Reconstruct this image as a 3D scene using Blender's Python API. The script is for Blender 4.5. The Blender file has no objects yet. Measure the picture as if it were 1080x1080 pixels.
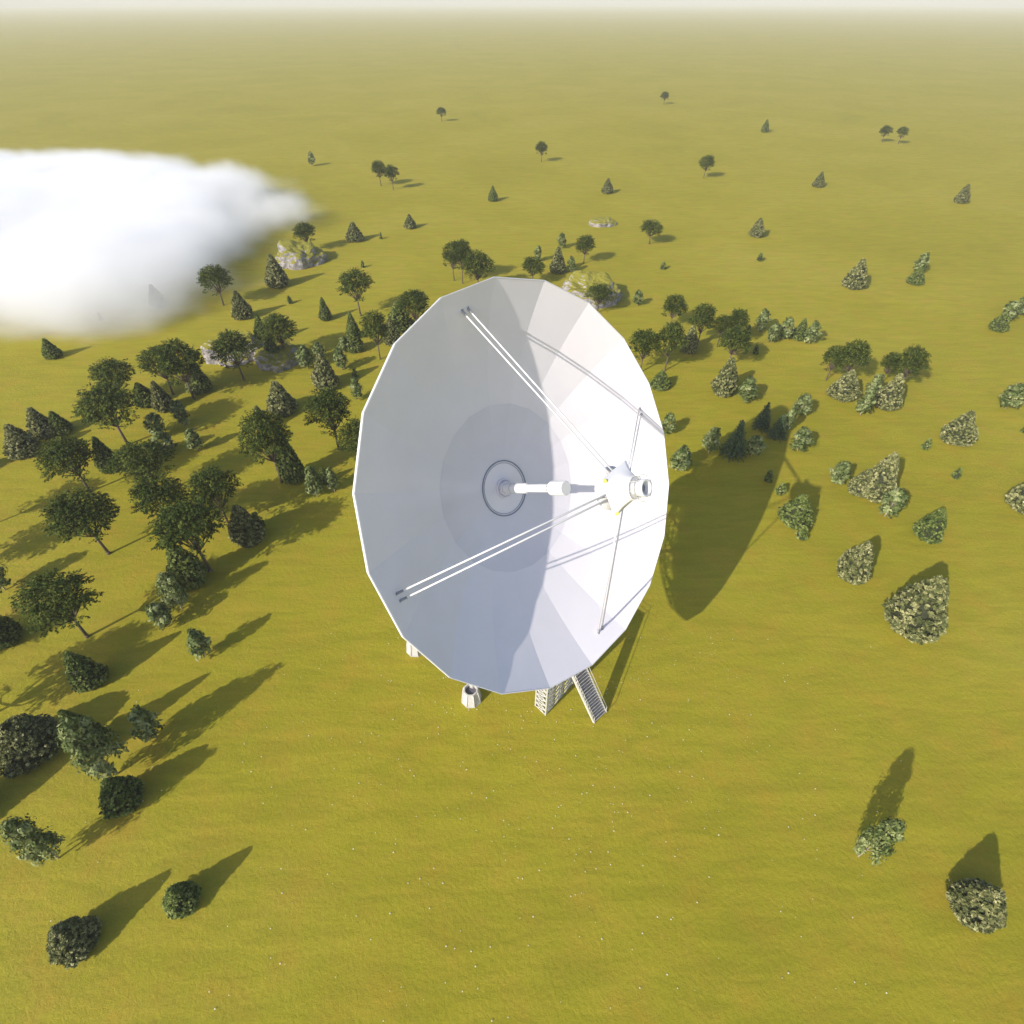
import bpy, math, random
import numpy as np
from mathutils import Vector, noise
PI = math.pi
scene = bpy.context.scene
COL = scene.collection

# ------------------------------------------------------------------ helpers
def V(*a):
    return Vector(a)

class MB:
    def __init__(s):
        s.v = []; s.f = []; s.t = []; s.sm = []
    def face(s, idx, tint=0.5, smooth=False):
        s.f.append(tuple(idx)); s.t.append(tint); s.sm.append(smooth)
    def quad(s, a, b, c, d, tint=0.5):
        n = len(s.v); s.v += [tuple(a), tuple(b), tuple(c), tuple(d)]
        s.face((n, n+1, n+2, n+3), tint)
    def box(s, o, x, y, z, tint=0.5):
        """box centred on o with half-vectors x, y, z"""
        o = Vector(o); n = len(s.v)
        for k in range(8):
            s.v.append(tuple(o + x*(1 if k & 1 else -1) + y*(1 if k & 2 else -1) + z*(1 if k & 4 else -1)))
        for q in ((0,2,3,1),(4,5,7,6),(0,1,5,4),(2,6,7,3),(0,4,6,2),(1,3,7,5)):
            s.face([n+i for i in q], tint)
    def tube(s, p, q, r0, r1=None, n=8, cap=True, tint=0.5, smooth=True):
        p = Vector(p); q = Vector(q); r1 = r0 if r1 is None else r1
        d = (q-p).normalized()
        u = d.cross(V(0,0,1))
        if u.length < 1e-3: u = d.cross(V(1,0,0))
        u.normalize(); w = d.cross(u)
        b = len(s.v)
        for c, r in ((p, r0), (q, r1)):
            for k in range(n):
                a = 2*PI*k/n
                s.v.append(tuple(c + u*(r*math.cos(a)) + w*(r*math.sin(a))))
        for k in range(n):
            k2 = (k+1) % n
            s.face((b+k, b+k2, b+n+k2, b+n+k), tint, smooth)
        if cap:
            s.face([b+k for k in range(n)][::-1], tint); s.face([b+n+k for k in range(n)], tint)
    def lathe(s, o, ax, ua, ub, prof, n=32, smooth=True, tint=0.5, closed=False):
        """revolve (t, r) profile round the axis ax from o; ua, ub span the plane"""
        b = len(s.v)
        for t, r in prof:
            for k in range(n):
                a = 2*PI*k/n
                s.v.append(tuple(o + ax*t + ua*(r*math.cos(a)) + ub*(r*math.sin(a))))
        m = len(prof)
        for i in range(m if closed else m-1):
            i2 = (i+1) % m
            for k in range(n):
                k2 = (k+1) % n
                s.face((b+i*n+k, b+i*n+k2, b+i2*n+k2, b+i2*n+k), tint, smooth)
    def build(s, name, mat, parent=None, origin=None):
        me = bpy.data.meshes.new(name)
        vs = s.v
        if origin is not None:
            vs = [(x-origin[0], y-origin[1], z-origin[2]) for x, y, z in s.v]
        me.from_pydata(vs, [], s.f)
        me.polygons.foreach_set('use_smooth', s.sm)
        at = me.attributes.new('tint', 'FLOAT', 'FACE'); at.data.foreach_set('value', s.t)
        me.update()
        me.materials.append(mat)
        o = bpy.data.objects.new(name, me); COL.objects.link(o)
        if parent is not None: o.parent = parent
        return o

def tag(o, label=None, cat=None, group=None, kind=None):
    if label: o['label'] = label
    if cat: o['category'] = cat
    if group: o['group'] = group
    if kind: o['kind'] = kind
    return o

def empty(name, loc):
    o = bpy.data.objects.new(name, None); COL.objects.link(o)
    o.location = loc; o.empty_display_size = 0.5
    return o

# ------------------------------------------------------------------ materials
def new_mat(name):
    m = bpy.data.materials.new(name); m.use_nodes = True
    nt = m.node_tree; nt.nodes.clear()
    out = nt.nodes.new('ShaderNodeOutputMaterial')
    return m, nt, out

def N(nt, t, **kw):
    n = nt.nodes.new(t)
    for k, v in kw.items():
        if k in n.inputs: n.inputs[k].default_value = v
        else: setattr(n, k, v)
    return n

def ramp(nt, stops, fac=None):
    r = nt.nodes.new('ShaderNodeValToRGB'); cr = r.color_ramp
    while len(cr.elements) > 1: cr.elements.remove(cr.elements[-1])
    cr.elements[0].position = stops[0][0]; cr.elements[0].color = (*stops[0][1], 1)
    for p, c in stops[1:]:
        e = cr.elements.new(p); e.color = (*c, 1)
    if fac is not None: nt.links.new(fac, r.inputs[0])
    return r

def paint(name, col, rough=0.45, var=0.04, scale=0.6, metal=0.0, bump=0.0, coat=0.0, spec=0.5):
    m, nt, out = new_mat(name)
    b = N(nt, 'ShaderNodeBsdfPrincipled', Roughness=rough, Metallic=metal)
    b.inputs['Specular IOR Level'].default_value = spec
    g = N(nt, 'ShaderNodeNewGeometry')
    n1 = N(nt, 'ShaderNodeTexNoise', Scale=scale, Detail=6.0, Roughness=0.65)
    nt.links.new(g.outputs['Position'], n1.inputs['Vector'])
    lo = tuple(c*(1-var*2) for c in col); hi = tuple(min(1, c*(1+var)) for c in col)
    r = ramp(nt, [(0.3, lo), (0.65, hi)], n1.outputs['Fac'])
    nt.links.new(r.outputs[0], b.inputs['Base Color'])
    if bump:
        bp = N(nt, 'ShaderNodeBump', Strength=bump, Distance=0.05)
        n2 = N(nt, 'ShaderNodeTexNoise', Scale=6.0, Detail=5.0)
        nt.links.new(g.outputs['Position'], n2.inputs['Vector'])
        nt.links.new(n2.outputs['Fac'], bp.inputs['Height']); nt.links.new(bp.outputs[0], b.inputs['Normal'])
    nt.links.new(b.outputs[0], out.inputs['Surface'])
    return m

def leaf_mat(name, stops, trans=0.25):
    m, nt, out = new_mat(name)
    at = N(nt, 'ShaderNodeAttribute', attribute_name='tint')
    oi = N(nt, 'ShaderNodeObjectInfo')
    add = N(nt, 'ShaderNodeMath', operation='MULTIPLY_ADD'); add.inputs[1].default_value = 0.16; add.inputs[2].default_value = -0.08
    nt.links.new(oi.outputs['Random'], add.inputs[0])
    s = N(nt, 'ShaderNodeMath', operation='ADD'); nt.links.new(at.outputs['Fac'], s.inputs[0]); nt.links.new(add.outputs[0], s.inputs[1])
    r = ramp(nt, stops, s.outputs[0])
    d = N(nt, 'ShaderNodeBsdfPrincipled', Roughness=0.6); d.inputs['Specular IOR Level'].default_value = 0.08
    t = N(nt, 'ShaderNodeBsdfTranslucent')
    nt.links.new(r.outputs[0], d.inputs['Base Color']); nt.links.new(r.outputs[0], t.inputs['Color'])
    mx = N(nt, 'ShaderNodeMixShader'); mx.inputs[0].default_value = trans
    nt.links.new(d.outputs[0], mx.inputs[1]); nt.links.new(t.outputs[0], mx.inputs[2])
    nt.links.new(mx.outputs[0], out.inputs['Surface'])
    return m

M = {}
M['dish'] = paint('dish_white', (0.87, 0.825, 0.84), rough=0.26, var=0.015, scale=0.25, spec=0.35)
M['shade_white'] = paint('shade_tinted_white', (0.78, 0.74, 0.775), rough=0.22, var=0.02, scale=0.3, spec=0.4)  # white darkened to carry the shade of the inner bowl and horn base
M['white'] = paint('white_paint', (0.78, 0.77, 0.76), rough=0.4, var=0.02)
M['cream'] = paint('cream_steel', (0.62, 0.60, 0.53), rough=0.5, var=0.05, scale=1.5)
M['grey'] = paint('grey_steel', (0.20, 0.21, 0.24), rough=0.5, var=0.08)
M['midgrey'] = paint('mid_grey', (0.34, 0.35, 0.38), rough=0.5, var=0.08)
M['seam'] = paint('dark_seam', (0.22, 0.24, 0.30), rough=0.6)
M['tread'] = paint('stair_tread', (0.16, 0.16, 0.19), rough=0.6, var=0.1)
M['concrete'] = paint('pedestal_concrete', (0.56, 0.54, 0.50), rough=0.8, var=0.08, scale=2.5, bump=0.15)
M['dark'] = paint('dark_opening', (0.12, 0.115, 0.14), rough=0.8)
M['yellow'] = paint('yellow_lens', (0.85, 0.80, 0.12), rough=0.3)
M['bark'] = paint('bark', (0.13, 0.095, 0.07), rough=0.9, var=0.25, scale=3.0)
M['palebark'] = paint('pale_bark', (0.42, 0.36, 0.27), rough=0.9, var=0.2, scale=3.0)
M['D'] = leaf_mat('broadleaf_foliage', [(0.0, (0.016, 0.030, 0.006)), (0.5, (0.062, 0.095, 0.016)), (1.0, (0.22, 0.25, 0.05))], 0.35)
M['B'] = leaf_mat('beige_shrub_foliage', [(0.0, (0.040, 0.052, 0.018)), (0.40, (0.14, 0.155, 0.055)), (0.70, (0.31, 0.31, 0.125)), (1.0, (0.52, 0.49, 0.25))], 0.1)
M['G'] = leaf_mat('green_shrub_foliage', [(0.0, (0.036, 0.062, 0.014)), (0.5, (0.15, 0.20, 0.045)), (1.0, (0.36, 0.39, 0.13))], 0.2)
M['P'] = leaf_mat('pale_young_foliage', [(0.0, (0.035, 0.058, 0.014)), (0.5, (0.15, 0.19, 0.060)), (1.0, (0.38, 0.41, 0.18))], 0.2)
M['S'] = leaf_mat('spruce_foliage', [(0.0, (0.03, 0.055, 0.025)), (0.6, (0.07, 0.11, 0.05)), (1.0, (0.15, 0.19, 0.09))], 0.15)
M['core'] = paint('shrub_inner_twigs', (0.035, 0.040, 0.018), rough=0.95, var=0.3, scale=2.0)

def ground_mat():
    m, nt, out = new_mat('meadow_grass')
    L = nt.links
    b = N(nt, 'ShaderNodeBsdfPrincipled', Roughness=0.9); b.inputs['Specular IOR Level'].default_value = 0.15
    g = N(nt, 'ShaderNodeNewGeometry')
    def noi(scale, detail=5.0, rough=0.6, dist=0.0, vec=None):
        n = N(nt, 'ShaderNodeTexNoise', Scale=scale, Detail=detail, Roughness=rough, Distortion=dist)
        L.new(vec if vec is not None else g.outputs['Position'], n.inputs['Vector']); return n.outputs['Fac']
    big = ramp(nt, [(0.30, GR[0]), (0.52, GR[1]), (0.72, GR[2])], noi(0.018, 5.0, 0.6, 0.5))
    # wind-combed streaks across the meadow
    mp = N(nt, 'ShaderNodeMapping'); mp.inputs['Scale'].default_value = (0.22, 1.1, 1.0); mp.inputs['Rotation'].default_value = (0, 0, 0.12)
    L.new(g.outputs['Position'], mp.inputs['Vector'])
    st = ramp(nt, [(0.36, (0.90, 0.92, 0.88)), (0.5, (1.0, 1.0, 1.0)), (0.66, (1.10, 1.07, 1.12))], noi(0.55, 4.0, 0.55, 1.2, mp.outputs[0]))
    m1 = N(nt, 'ShaderNodeMix', data_type='RGBA', blend_type='MULTIPLY'); m1.inputs['Factor'].default_value = 1.0
    L.new(big.outputs[0], m1.inputs[6]); L.new(st.outputs[0], m1.inputs[7])
    # earthy orange and fresh green patches
    pa = ramp(nt, [(0.44, (0.96, 1.03, 0.85)), (0.55, (1.0, 1.0, 1.0)), (0.72, (1.13, 0.97, 1.05))], noi(0.22, 8.0, 0.72))
    m2 = N(nt, 'ShaderNodeMix', data_type='RGBA', blend_type='MULTIPLY'); m2.inputs['Factor'].default_value = 1.0
    L.new(m1.outputs[2], m2.inputs[6]); L.new(pa.outputs[0], m2.inputs[7])
    fi = ramp(nt, [(0.28, (0.80, 0.83, 0.70)), (0.5, (1.0, 1.0, 1.0)), (0.74, (1.15, 1.13, 1.25))], noi(3.2, 6.0, 0.8))
    m3 = N(nt, 'ShaderNodeMix', data_type='RGBA', blend_type='MULTIPLY'); m3.inputs['Factor'].default_value = 0.85
    L.new(m2.outputs[2], m3.inputs[6]); L.new(fi.outputs[0], m3.inputs[7])
    # sparse bare scuffs
    sc = ramp(nt, [(0.70, (1.0, 1.0, 1.0)), (0.76, (0.80, 0.80, 0.75))], noi(0.9, 9.0, 0.85))
    m4 = N(nt, 'ShaderNodeMix', data_type='RGBA', blend_type='MULTIPLY'); m4.inputs['Factor'].default_value = 1.0
    L.new(m3.outputs[2], m4.inputs[6]); L.new(sc.outputs[0], m4.inputs[7])
    L.new(m4.outputs[2], b.inputs['Base Color'])
    bp = N(nt, 'ShaderNodeBump', Strength=0.6, Distance=0.25)
    L.new(noi(1.7, 8.0, 0.75), bp.inputs['Height']); L.new(bp.outputs[0], b.inputs['Normal'])
    L.new(b.outputs[0], out.inputs['Surface'])
    return m
GR = [(0.296, 0.250, 0.018), (0.329, 0.273, 0.023), (0.356, 0.292, 0.036)]
M['ground'] = ground_mat()

def rock_mat():
    m, nt, out = new_mat('boulder_rock'); L = nt.links
    b = N(nt, 'ShaderNodeBsdfPrincipled', Roughness=0.9)
    g = N(nt, 'ShaderNodeNewGeometry')
    n1 = N(nt, 'ShaderNodeTexNoise', Scale=0.9, Detail=9.0, Roughness=0.75); L.new(g.outputs['Position'], n1.inputs['Vector'])
    r = ramp(nt, [(0.36, (0.13, 0.125, 0.14)), (0.5, (0.30, 0.28, 0.28)), (0.64, (0.52, 0.47, 0.43))], n1.outputs['Fac'])
    s = N(nt, 'ShaderNodeSeparateXYZ'); L.new(g.outputs['Normal'], s.inputs[0])
    n2 = N(nt, 'ShaderNodeTexNoise', Scale=0.5, Detail=5.0); L.new(g.outputs['Position'], n2.inputs['Vector'])
    ad = N(nt, 'ShaderNodeMath', operation='MULTIPLY_ADD'); ad.inputs[1].default_value = 0.9; L.new(n2.outputs['Fac'], ad.inputs[0]); L.new(s.outputs['Z'], ad.inputs[2])
    mk = ramp(nt, [(0.98, (0, 0, 0)), (1.0, (1, 1, 1))]); 
    sb = N(nt, 'ShaderNodeMath', operation='SUBTRACT'); sb.inputs[1].default_value = 0.0
    mr = N(nt, 'ShaderNodeMapRange'); mr.inputs['From Min'].default_value = 0.93; mr.inputs['From Max'].default_value = 1.05
    L.new(ad.outputs[0], mr.inputs['Value'])
    mx = N(nt, 'ShaderNodeMix', data_type='RGBA'); L.new(mr.outputs[0], mx.inputs['Factor']); L.new(r.outputs[0], mx.inputs[6])
    mx.inputs[7].default_value = (0.235, 0.215, 0.02, 1)
    L.new(mx.outputs[2], b.inputs['Base Color'])
    bp = N(nt, 'ShaderNodeBump', Strength=0.8, Distance=0.5); L.new(n1.outputs['Fac'], bp.inputs['Height']); L.new(bp.outputs[0], b.inputs['Normal'])
    L.new(b.outputs[0], out.inputs['Surface'])
    return m
M['rock'] = rock_mat()

# ------------------------------------------------------------------ camera, sun, sky
FPX, PITCH, CAM_H = 596.66, math.radians(42.16), 60.0
cam = bpy.data.cameras.new('camera'); co = bpy.data.objects.new('camera', cam); COL.objects.link(co)
cam.sensor_width = 36.0; cam.lens = FPX/1080*36.0; cam.clip_end = 20000; cam.clip_start = 0.5
co.location = (0, 0, CAM_H); co.rotation_euler = (PI/2 - PITCH, 0, 0)
scene.camera = co
SUN_EL, SUN_DIR = math.radians(30.75), Vector((0.609, 0.606, -0.511)).normalized()
sl = bpy.data.lights.new('sun', 'SUN'); sl.energy = 4.0; sl.angle = math.radians(0.5); sl.color = (1.0, 0.945, 0.87)
so = bpy.data.objects.new('sun', sl); COL.objects.link(so); so.location = (-200, -200, 200)
so.rotation_euler = SUN_DIR.to_track_quat('-Z', 'Y').to_euler()
w = bpy.data.worlds.new('World'); scene.world = w; w.use_nodes = True
nt = w.node_tree; nt.nodes.clear()
sky = nt.nodes.new('ShaderNodeTexSky'); sky.sky_type = 'NISHITA'; sky.sun_disc = False
sky.sun_elevation = SUN_EL; sky.sun_rotation = math.atan2(-SUN_DIR.x, -SUN_DIR.y); sky.air_density = 0.8; sky.dust_density = 1.4
bg = nt.nodes.new('ShaderNodeBackground'); bg.inputs[1].default_value = 0.15
wo = nt.nodes.new('ShaderNodeOutputWorld'); nt.links.new(sky.outputs[0], bg.inputs[0]); nt.links.new(bg.outputs[0], wo.inputs[0])
vs = scene.view_settings; vs.view_transform = 'Standard'; vs.look = 'None'; vs.exposure = 0.28; vs.gamma = 1
vs.use_curve_mapping = False
scene.cycles.max_bounces = 24; scene.cycles.diffuse_bounces = 4; scene.cycles.volume_bounces = 20
scene.cycles.volume_step_rate = 0.25; scene.cycles.volume_max_steps = 256
scene.cycles.use_denoising = True

# ------------------------------------------------------------------ ground
gm = MB(); S_ = 5000.0
gm.quad((-S_, -400, 0), (S_, -400, 0), (S_, 9600, 0), (-S_, 9600, 0))
tag(gm.build('grass_ground', M['ground']), kind='structure')
# ------------------------------------------------------------------ radio telescope
ROOT = (-2.46, 43.7, 0.0)
tel = empty('radio_telescope', ROOT)
tag(tel, 'large white radio telescope dish with feed struts, standing on the meadow', 'radio telescope')
HUB = Vector((-0.765, 39.902, 26.798)); m_ = Vector((0.635113, -0.592872, 0.495111)).normalized()
a_ = Vector((-0.682, -0.7313, 0.0)).normalized(); b_ = m_.cross(a_) * -1.0
if b_.z < 0: b_ = -b_
R, DEP, PH, PA, NG = 16.9986, 5.8554, 1.72227, 1.53978, 20
def D(t, r=0.0, ang=0.0):
    return HUB + m_*t + a_*(r*math.cos(ang)) + b_*(r*math.sin(ang))
def par(r):
    return DEP*(r/R)**2
def P(mb, name, mat, parent=None):
    """link a telescope part; coordinates were given in the world, the root is at ROOT"""
    return mb.build(name, mat, parent or tel, origin=ROOT)

# reflector: twenty flat gores, each curved only along its radius
def gore_shell(mb, rings, off, flip):
    for k in range(NG):
        a0, a1 = PH + k*2*PI/NG, PH + (k+1)*2*PI/NG
        b0 = len(mb.v)
        for r in rings:
            for an in (a0, a1): mb.v.append(tuple(D(par(r)+off, r, an)))
        for i in range(len(rings)-1):
            q = (b0+2*i, b0+2*i+1, b0+2*i+3, b0+2*i+2)
            mb.face(q[::-1] if flip else q, 0.5, True)
rings = [0.05] + [R*i/18 for i in range(1, 19)]
mb = MB(); gore_shell(mb, rings, 0.0, False); gore_shell(mb, rings, -0.14, True)
reflector = P(mb, 'reflector', M['dish'])
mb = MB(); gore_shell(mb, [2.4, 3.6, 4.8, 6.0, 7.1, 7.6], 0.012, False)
P(mb, 'inner_shade_zone', M['shade_white'])  # overlay on the inner bowl, its shading put into the colour
# rim band: a rolled lip round the edge
mb = MB()
prof = ((0.04, 0.0), (0.04, 0.07), (-0.24, 0.07), (-0.24, 0.0))
vs_ = []
for k in range(NG):
    an = PH + k*2*PI/NG
    vs_ += [tuple(D(DEP+t, R+dr-0.003, an)) for t, dr in prof]
for k in range(NG):
    b0 = len(mb.v); k2 = (k+1) % NG
    for i in range(4): mb.v.append(vs_[4*k+i])
    for i in range(4): mb.v.append(vs_[4*k2+i])
    for i in range(4):
        j = (i+1) % 4; mb.face((b0+i, b0+4+i, b0+4+j, b0+j))
P(mb, 'rim_band', M['white'])
# thin joint strips along the gore edges
mb = MB(); mb.lathe(HUB + m_*(par(2.5)+0.03), m_, a_, b_, [(-0.05, 2.47), (0.06, 2.49), (0.06, 2.56), (-0.05, 2.58)], n=64)
mb.lathe(HUB + m_*(par(2.25)+0.02), m_, a_, b_, [(-0.03, 2.30), (0.03, 2.31), (0.03, 2.335), (-0.03, 2.345)], n=64)
P(mb, 'hub_ring', M['seam'])
mb = MB(); mb.lathe(HUB, m_, a_, b_, [(0.02, 0.92), (0.22, 0.90), (0.22, 0.78), (0.10, 0.76), (0.10, 0.66), (0.42, 0.64), (0.42, 0.46)], n=40, smooth=False)
P(mb, 'feed_collar', M['shade_white'])

# feed horn on the axis
feed = MB()
feed.lathe(HUB, m_, a_, b_, [(0.0, 0.46), (3.22, 0.46), (3.30, 0.43), (3.30, 0.36), (3.36, 0.35), (5.92, 0.35), (5.94, 0.0)], n=36)
feed = P(feed, 'feed_horn', M['white'])
mb = MB(); mb.lathe(HUB, m_, a_, b_, [(1.30, 0.462), (1.30, 0.475), (1.36, 0.475), (1.36, 0.462)], n=36); P(mb, 'tube_joint', M['midgrey'], feed)
mb = MB(); mb.lathe(HUB, m_, a_, b_, [(5.9, 0.20), (6.5, 0.20)], n=20)
for k in range(6):
    mb.tube(D(5.85, 0.30, k*PI/3), D(6.5, 0.34, k*PI/3), 0.035, n=6)
P(mb, 'horn_neck', M['midgrey'], feed)
mb = MB(); mb.lathe(HUB, m_, a_, b_, [(6.42, 0.0), (6.42, 0.56), (6.47, 0.61), (8.00, 0.61), (8.07, 0.55), (8.07, 0.0)], n=40, smooth=False)
P(mb, 'horn_head', M['white'], feed)

# sub-reflector: convex disc, four-cornered cowl, receiver barrel and guard hoop
sub = MB()
disc = [(12.02, 0.0), (12.06, 0.4), (12.17, 0.8), (12.33, 1.2), (12.52, 1.5), (12.62, 1.62), (12.78, 1.66), (13.0, 1.60), (13.0, 0.0)]
sub.lathe(HUB, m_, a_, b_, disc, n=48); sub = P(sub, 'subreflector', M['white'])
cw = MB(); nC = 64; lev = 14
def cowl_r(u, an):
    # u=0 square flange with pointed corners, u=1 small circle
    q = (an - PA - PI/4) % (PI/2); q = min(q, PI/2 - q)
    sq = 2.12*math.cos(PI/4)/math.cos(PI/4 - q)
    return sq*(1-u)**1.15 + 0.80*(1-(1-u)**1.15) if u < 1 else 0.80
b0 = len(cw.v)
for i in range(lev+1):
    u = i/lev
    for k in range(nC):
        an = PA + PI/4 + 2*PI*k/nC; cw.v.append(tuple(D(13.72 + 1.35*u - 0.18*math.sin(PI*u), cowl_r(u, an), an)))
for i in range(lev):
    for k in range(nC):
        k2 = (k+1) % nC; cw.face((b0+i*nC+k, b0+i*nC+k2, b0+(i+1)*nC+k2, b0+(i+1)*nC+k), 0.5, True)
# flange skirt and back plate
b1 = len(cw.v)
for t, s_ in ((13.72, 1.0), (13.58, 1.0), (13.56, 0.2)):
    for k in range(nC):
        an = PA + PI/4 + 2*PI*k/nC; cw.v.append(tuple(D(t, cowl_r(0, an)*s_, an)))
for i in range(2):
    for k in range(nC):
        k2 = (k+1) % nC; cw.face((b1+(i+1)*nC+k, b1+(i+1)*nC+k2, b1+i*nC+k2, b1+i*nC+k))
cw.lathe(HUB, m_, a_, b_, [(15.07, 0.80), (15.10, 0.0)], n=nC)
P(cw, 'cowl', M['white'], sub)
mb = MB()
for k in range(4):
    an = PA + k*PI/2
    mb.tube(D(13.0, 1.25, an), D(13.6, 1.25, an), 0.09, n=8)
    mb.tube(D(12.9, 0.6, an+PI/4), D(13.6, 0.6, an+PI/4), 0.2, n=10)
P(mb, 'spacer', M['midgrey'], sub)
mb = MB(); mb.lathe(HUB, m_, a_, b_, [(14.9, 0.50), (15.38, 0.50), (15.38, 0.60), (15.42, 0.64), (16.0, 0.64), (16.03, 0.61), (16.03, 0.46), (15.6, 0.44), (15.6, 0.0)], n=40)
P(mb, 'receiver_barrel', M['white'], sub)
mb = MB(); mb.lathe(HUB, m_, a_, b_, [(15.575, 0.33), (15.62, 0.33), (15.62, 0.0)], n=24); mb.lathe(HUB, m_, a_, b_, [(15.40, 0.642), (15.40, 0.655), (15.46, 0.655), (15.46, 0.642)], n=40)
P(mb, 'barrel_seal', M['grey'], sub)
mb = MB()
NH = 28
for k in range(NH):
    mb.tube(D(15.75, 0.95, 2*PI*k/NH), D(15.75, 0.95, 2*PI*(k+1)/NH), 0.022, n=6)
    mb.tube(D(15.1, 0.86, 2*PI*k/NH), D(15.1, 0.86, 2*PI*(k+1)/NH), 0.022, n=6)
for k in range(8):
    mb.tube(D(14.75, 0.86, 2*PI*k/8+.2), D(15.75, 0.95, 2*PI*k/8+.2), 0.02, n=6)
P(mb, 'guard_hoop', M['cream'], sub)
for k in (2, 3):
    mb = MB(); an = PA + PI/4 + k*PI/2
    mb.lathe(D(13.74, 1.90, an), m_, a_, b_, [(-0.05, 0.15), (0.12, 0.14), (0.2, 0.09), (0.23, 0.0)], n=14)
    P(mb, 'beacon_lamp', M['yellow'], sub)

# feed struts: four pairs of slim tubes
SR = 0.9147
for k in range(4):
    an = PA + k*PI/2
    for s_ in (-1, 1):
        ra = SR*R; base = D(par(ra)*1.0, ra, an + s_*0.30/ra)
        top = D(13.35, 1.30, an) + (D(13.35, 1.3, an+PI/2) - D(13.35, 0, 0))*(s_*0.15)
        mb = MB(); mb.tube(base, top, 0.068, n=10); st = P(mb, 'feed_strut', M['white'])
        dr = (top-base).normalized()
        mb = MB(); mb.tube(base - dr*0.1, base + dr*0.6, 0.10, n=12)
        mb.tube(base - dr*0.05, base + dr*0.08, 0.17, n=12)
        P(mb, 'strut_socket', M['midgrey'], st)

# backing structure behind the bowl
def back_t(r):
    return par(r) - 0.3 - (1.9 if r < 10 else 1.9 - 1.5*(r-10)/6.5)
for k in range(NG):
    an = PH + k*2*PI/NG; mb = MB(); rs = [1.8, 4.2, 6.7, 9.2, 11.7, 14.1, 16.3]
    for i in range(len(rs)-1):
        r0, r1 = rs[i], rs[i+1]
        mb.tube(D(par(r0)-0.3, r0, an), D(par(r1)-0.3, r1, an), 0.09, n=6)
        mb.tube(D(back_t(r0), r0, an), D(back_t(r1), r1, an), 0.09, n=6)
        mb.tube(D(back_t(r0), r0, an), D(par(r1)-0.3, r1, an), 0.06, n=6)
        mb.tube(D(back_t(r0), r0, an), D(par(r0)-0.3, r0, an), 0.06, n=6)
    mb.tube(D(back_t(16.3), 16.3, an), D(par(16.3)-0.3, 16.3, an), 0.06, n=6)
    P(mb, 'backing_rib', M['cream'])
for rr in (4.2, 9.2, 14.1, 16.3):
    mb = MB()
    for k in range(NG):
        a0, a1 = PH + k*2*PI/NG, PH + (k+1)*2*PI/NG
        mb.tube(D(back_t(rr), rr, a0), D(back_t(rr), rr, a1), 0.08, n=6)
        if rr > 9:
            mb.tube(D(par(rr)-0.3, rr, a0), D(back_t(rr), rr, a1), 0.05, n=6)
            mb.tube(D(back_t(rr), rr, a0), D(par(rr)-0.3, rr, a1), 0.05, n=6)
    P(mb, 'backing_ring', M['cream'])
# hub drum, elevation axle, yoke, turret, legs
mb = MB(); mb.lathe(HUB, m_, a_, b_, [(-0.2, 0.5), (-0.2, 2.4), (-3.6, 2.4), (-4.2, 1.6), (-4.2, 0.0)], n=32); P(mb, 'hub_drum', M['cream'])
EL = HUB - m_*3.6
mb = MB(); mb.tube(EL - a_*4.6, EL + a_*4.6, 0.75, n=24); P(mb, 'elevation_axle', M['midgrey'])
CX = Vector(ROOT)
for s_ in (-1, 1):
    mb = MB(); top = EL + a_*(3.9*s_)
    for dx in (-1, 1):
        h_ = Vector((m_.x, m_.y, 0)).normalized()
        foot = Vector((CX.x, CX.y, 13.2)) + a_*(3.9*s_) + h_*(2.6*dx)
        mb.tube(foot, top, 0.45, 0.32, n=12)
    mb.box(Vector((CX.x, CX.y, 13.3)) + a_*(3.9*s_), h_*3.2, a_*0.5, V(0, 0, 0.35))
    P(mb, 'yoke_arm', M['cream'])
mb = MB(); mb.lathe(Vector((CX.x, CX.y, 0)), V(0,0,1), V(1,0,0), V(0,1,0), [(9.6, 0), (9.6, 4.6), (10.4, 4.8), (10.6, 4.8), (10.6, 4.3), (12.6, 4.3), (12.6, 5.0), (13.0, 5.0), (13.0, 0)], n=48, smooth=False)
P(mb, 'turret', M['cream'])
f0 = math.atan2(-9.72, -2.24)
FEET = [(CX.x + 9.95*math.cos(f0 + k*PI/3), CX.y + 9.95*math.sin(f0 + k*PI/3)) for k in range(6)]
for i, (fx, fy) in enumerate(FEET):
    if i == 1: fx, fy = 4.95, 37.3
    mb = MB(); c = V(fx, fy, 0)
    prof = [(0.0, 1.22), (0.16, 1.24), (0.16, 1.16), (1.95, 0.86), (2.12, 0.86), (2.12, 0.70), (1.75, 0.66)]
    oa = PI/8
    ux, uy = V(math.cos(oa), math.sin(oa), 0), V(-math.sin(oa), math.cos(oa), 0)
    mb.lathe(c, V(0,0,1), ux, uy, prof, n=8, smooth=False)
    for k in range(8):   # raised corner fillets framing sunk side panels
        an = oa + k*PI/4; d_ = V(math.cos(an), math.sin(an), 0)
        mb.tube(c + d_*1.17 + V(0,0,0.12), c + d_*0.87 + V(0,0,2.0), 0.07, n=6)
    ft = P(mb, 'footing', M['concrete'])
    mb = MB(); mb.lathe(c, V(0,0,1), ux, uy, [(1.74, 0.0), (1.74, 0.67)], n=8, smooth=False)
    P(mb, 'footing_cap', M['dark'], ft)
    mb = MB(); topv = V(CX.x, CX.y, 0) + (c - V(CX.x, CX.y, 0))*0.42 + V(0, 0, 9.8)
    inn = (c - V(CX.x, CX.y, 0)).normalized()
    mb.tube(c - inn*0.5 + V(0,0,1.72), topv, 0.26, 0.26, n=12); P(mb, 'support_leg', M['cream'])
mb = MB()
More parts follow.
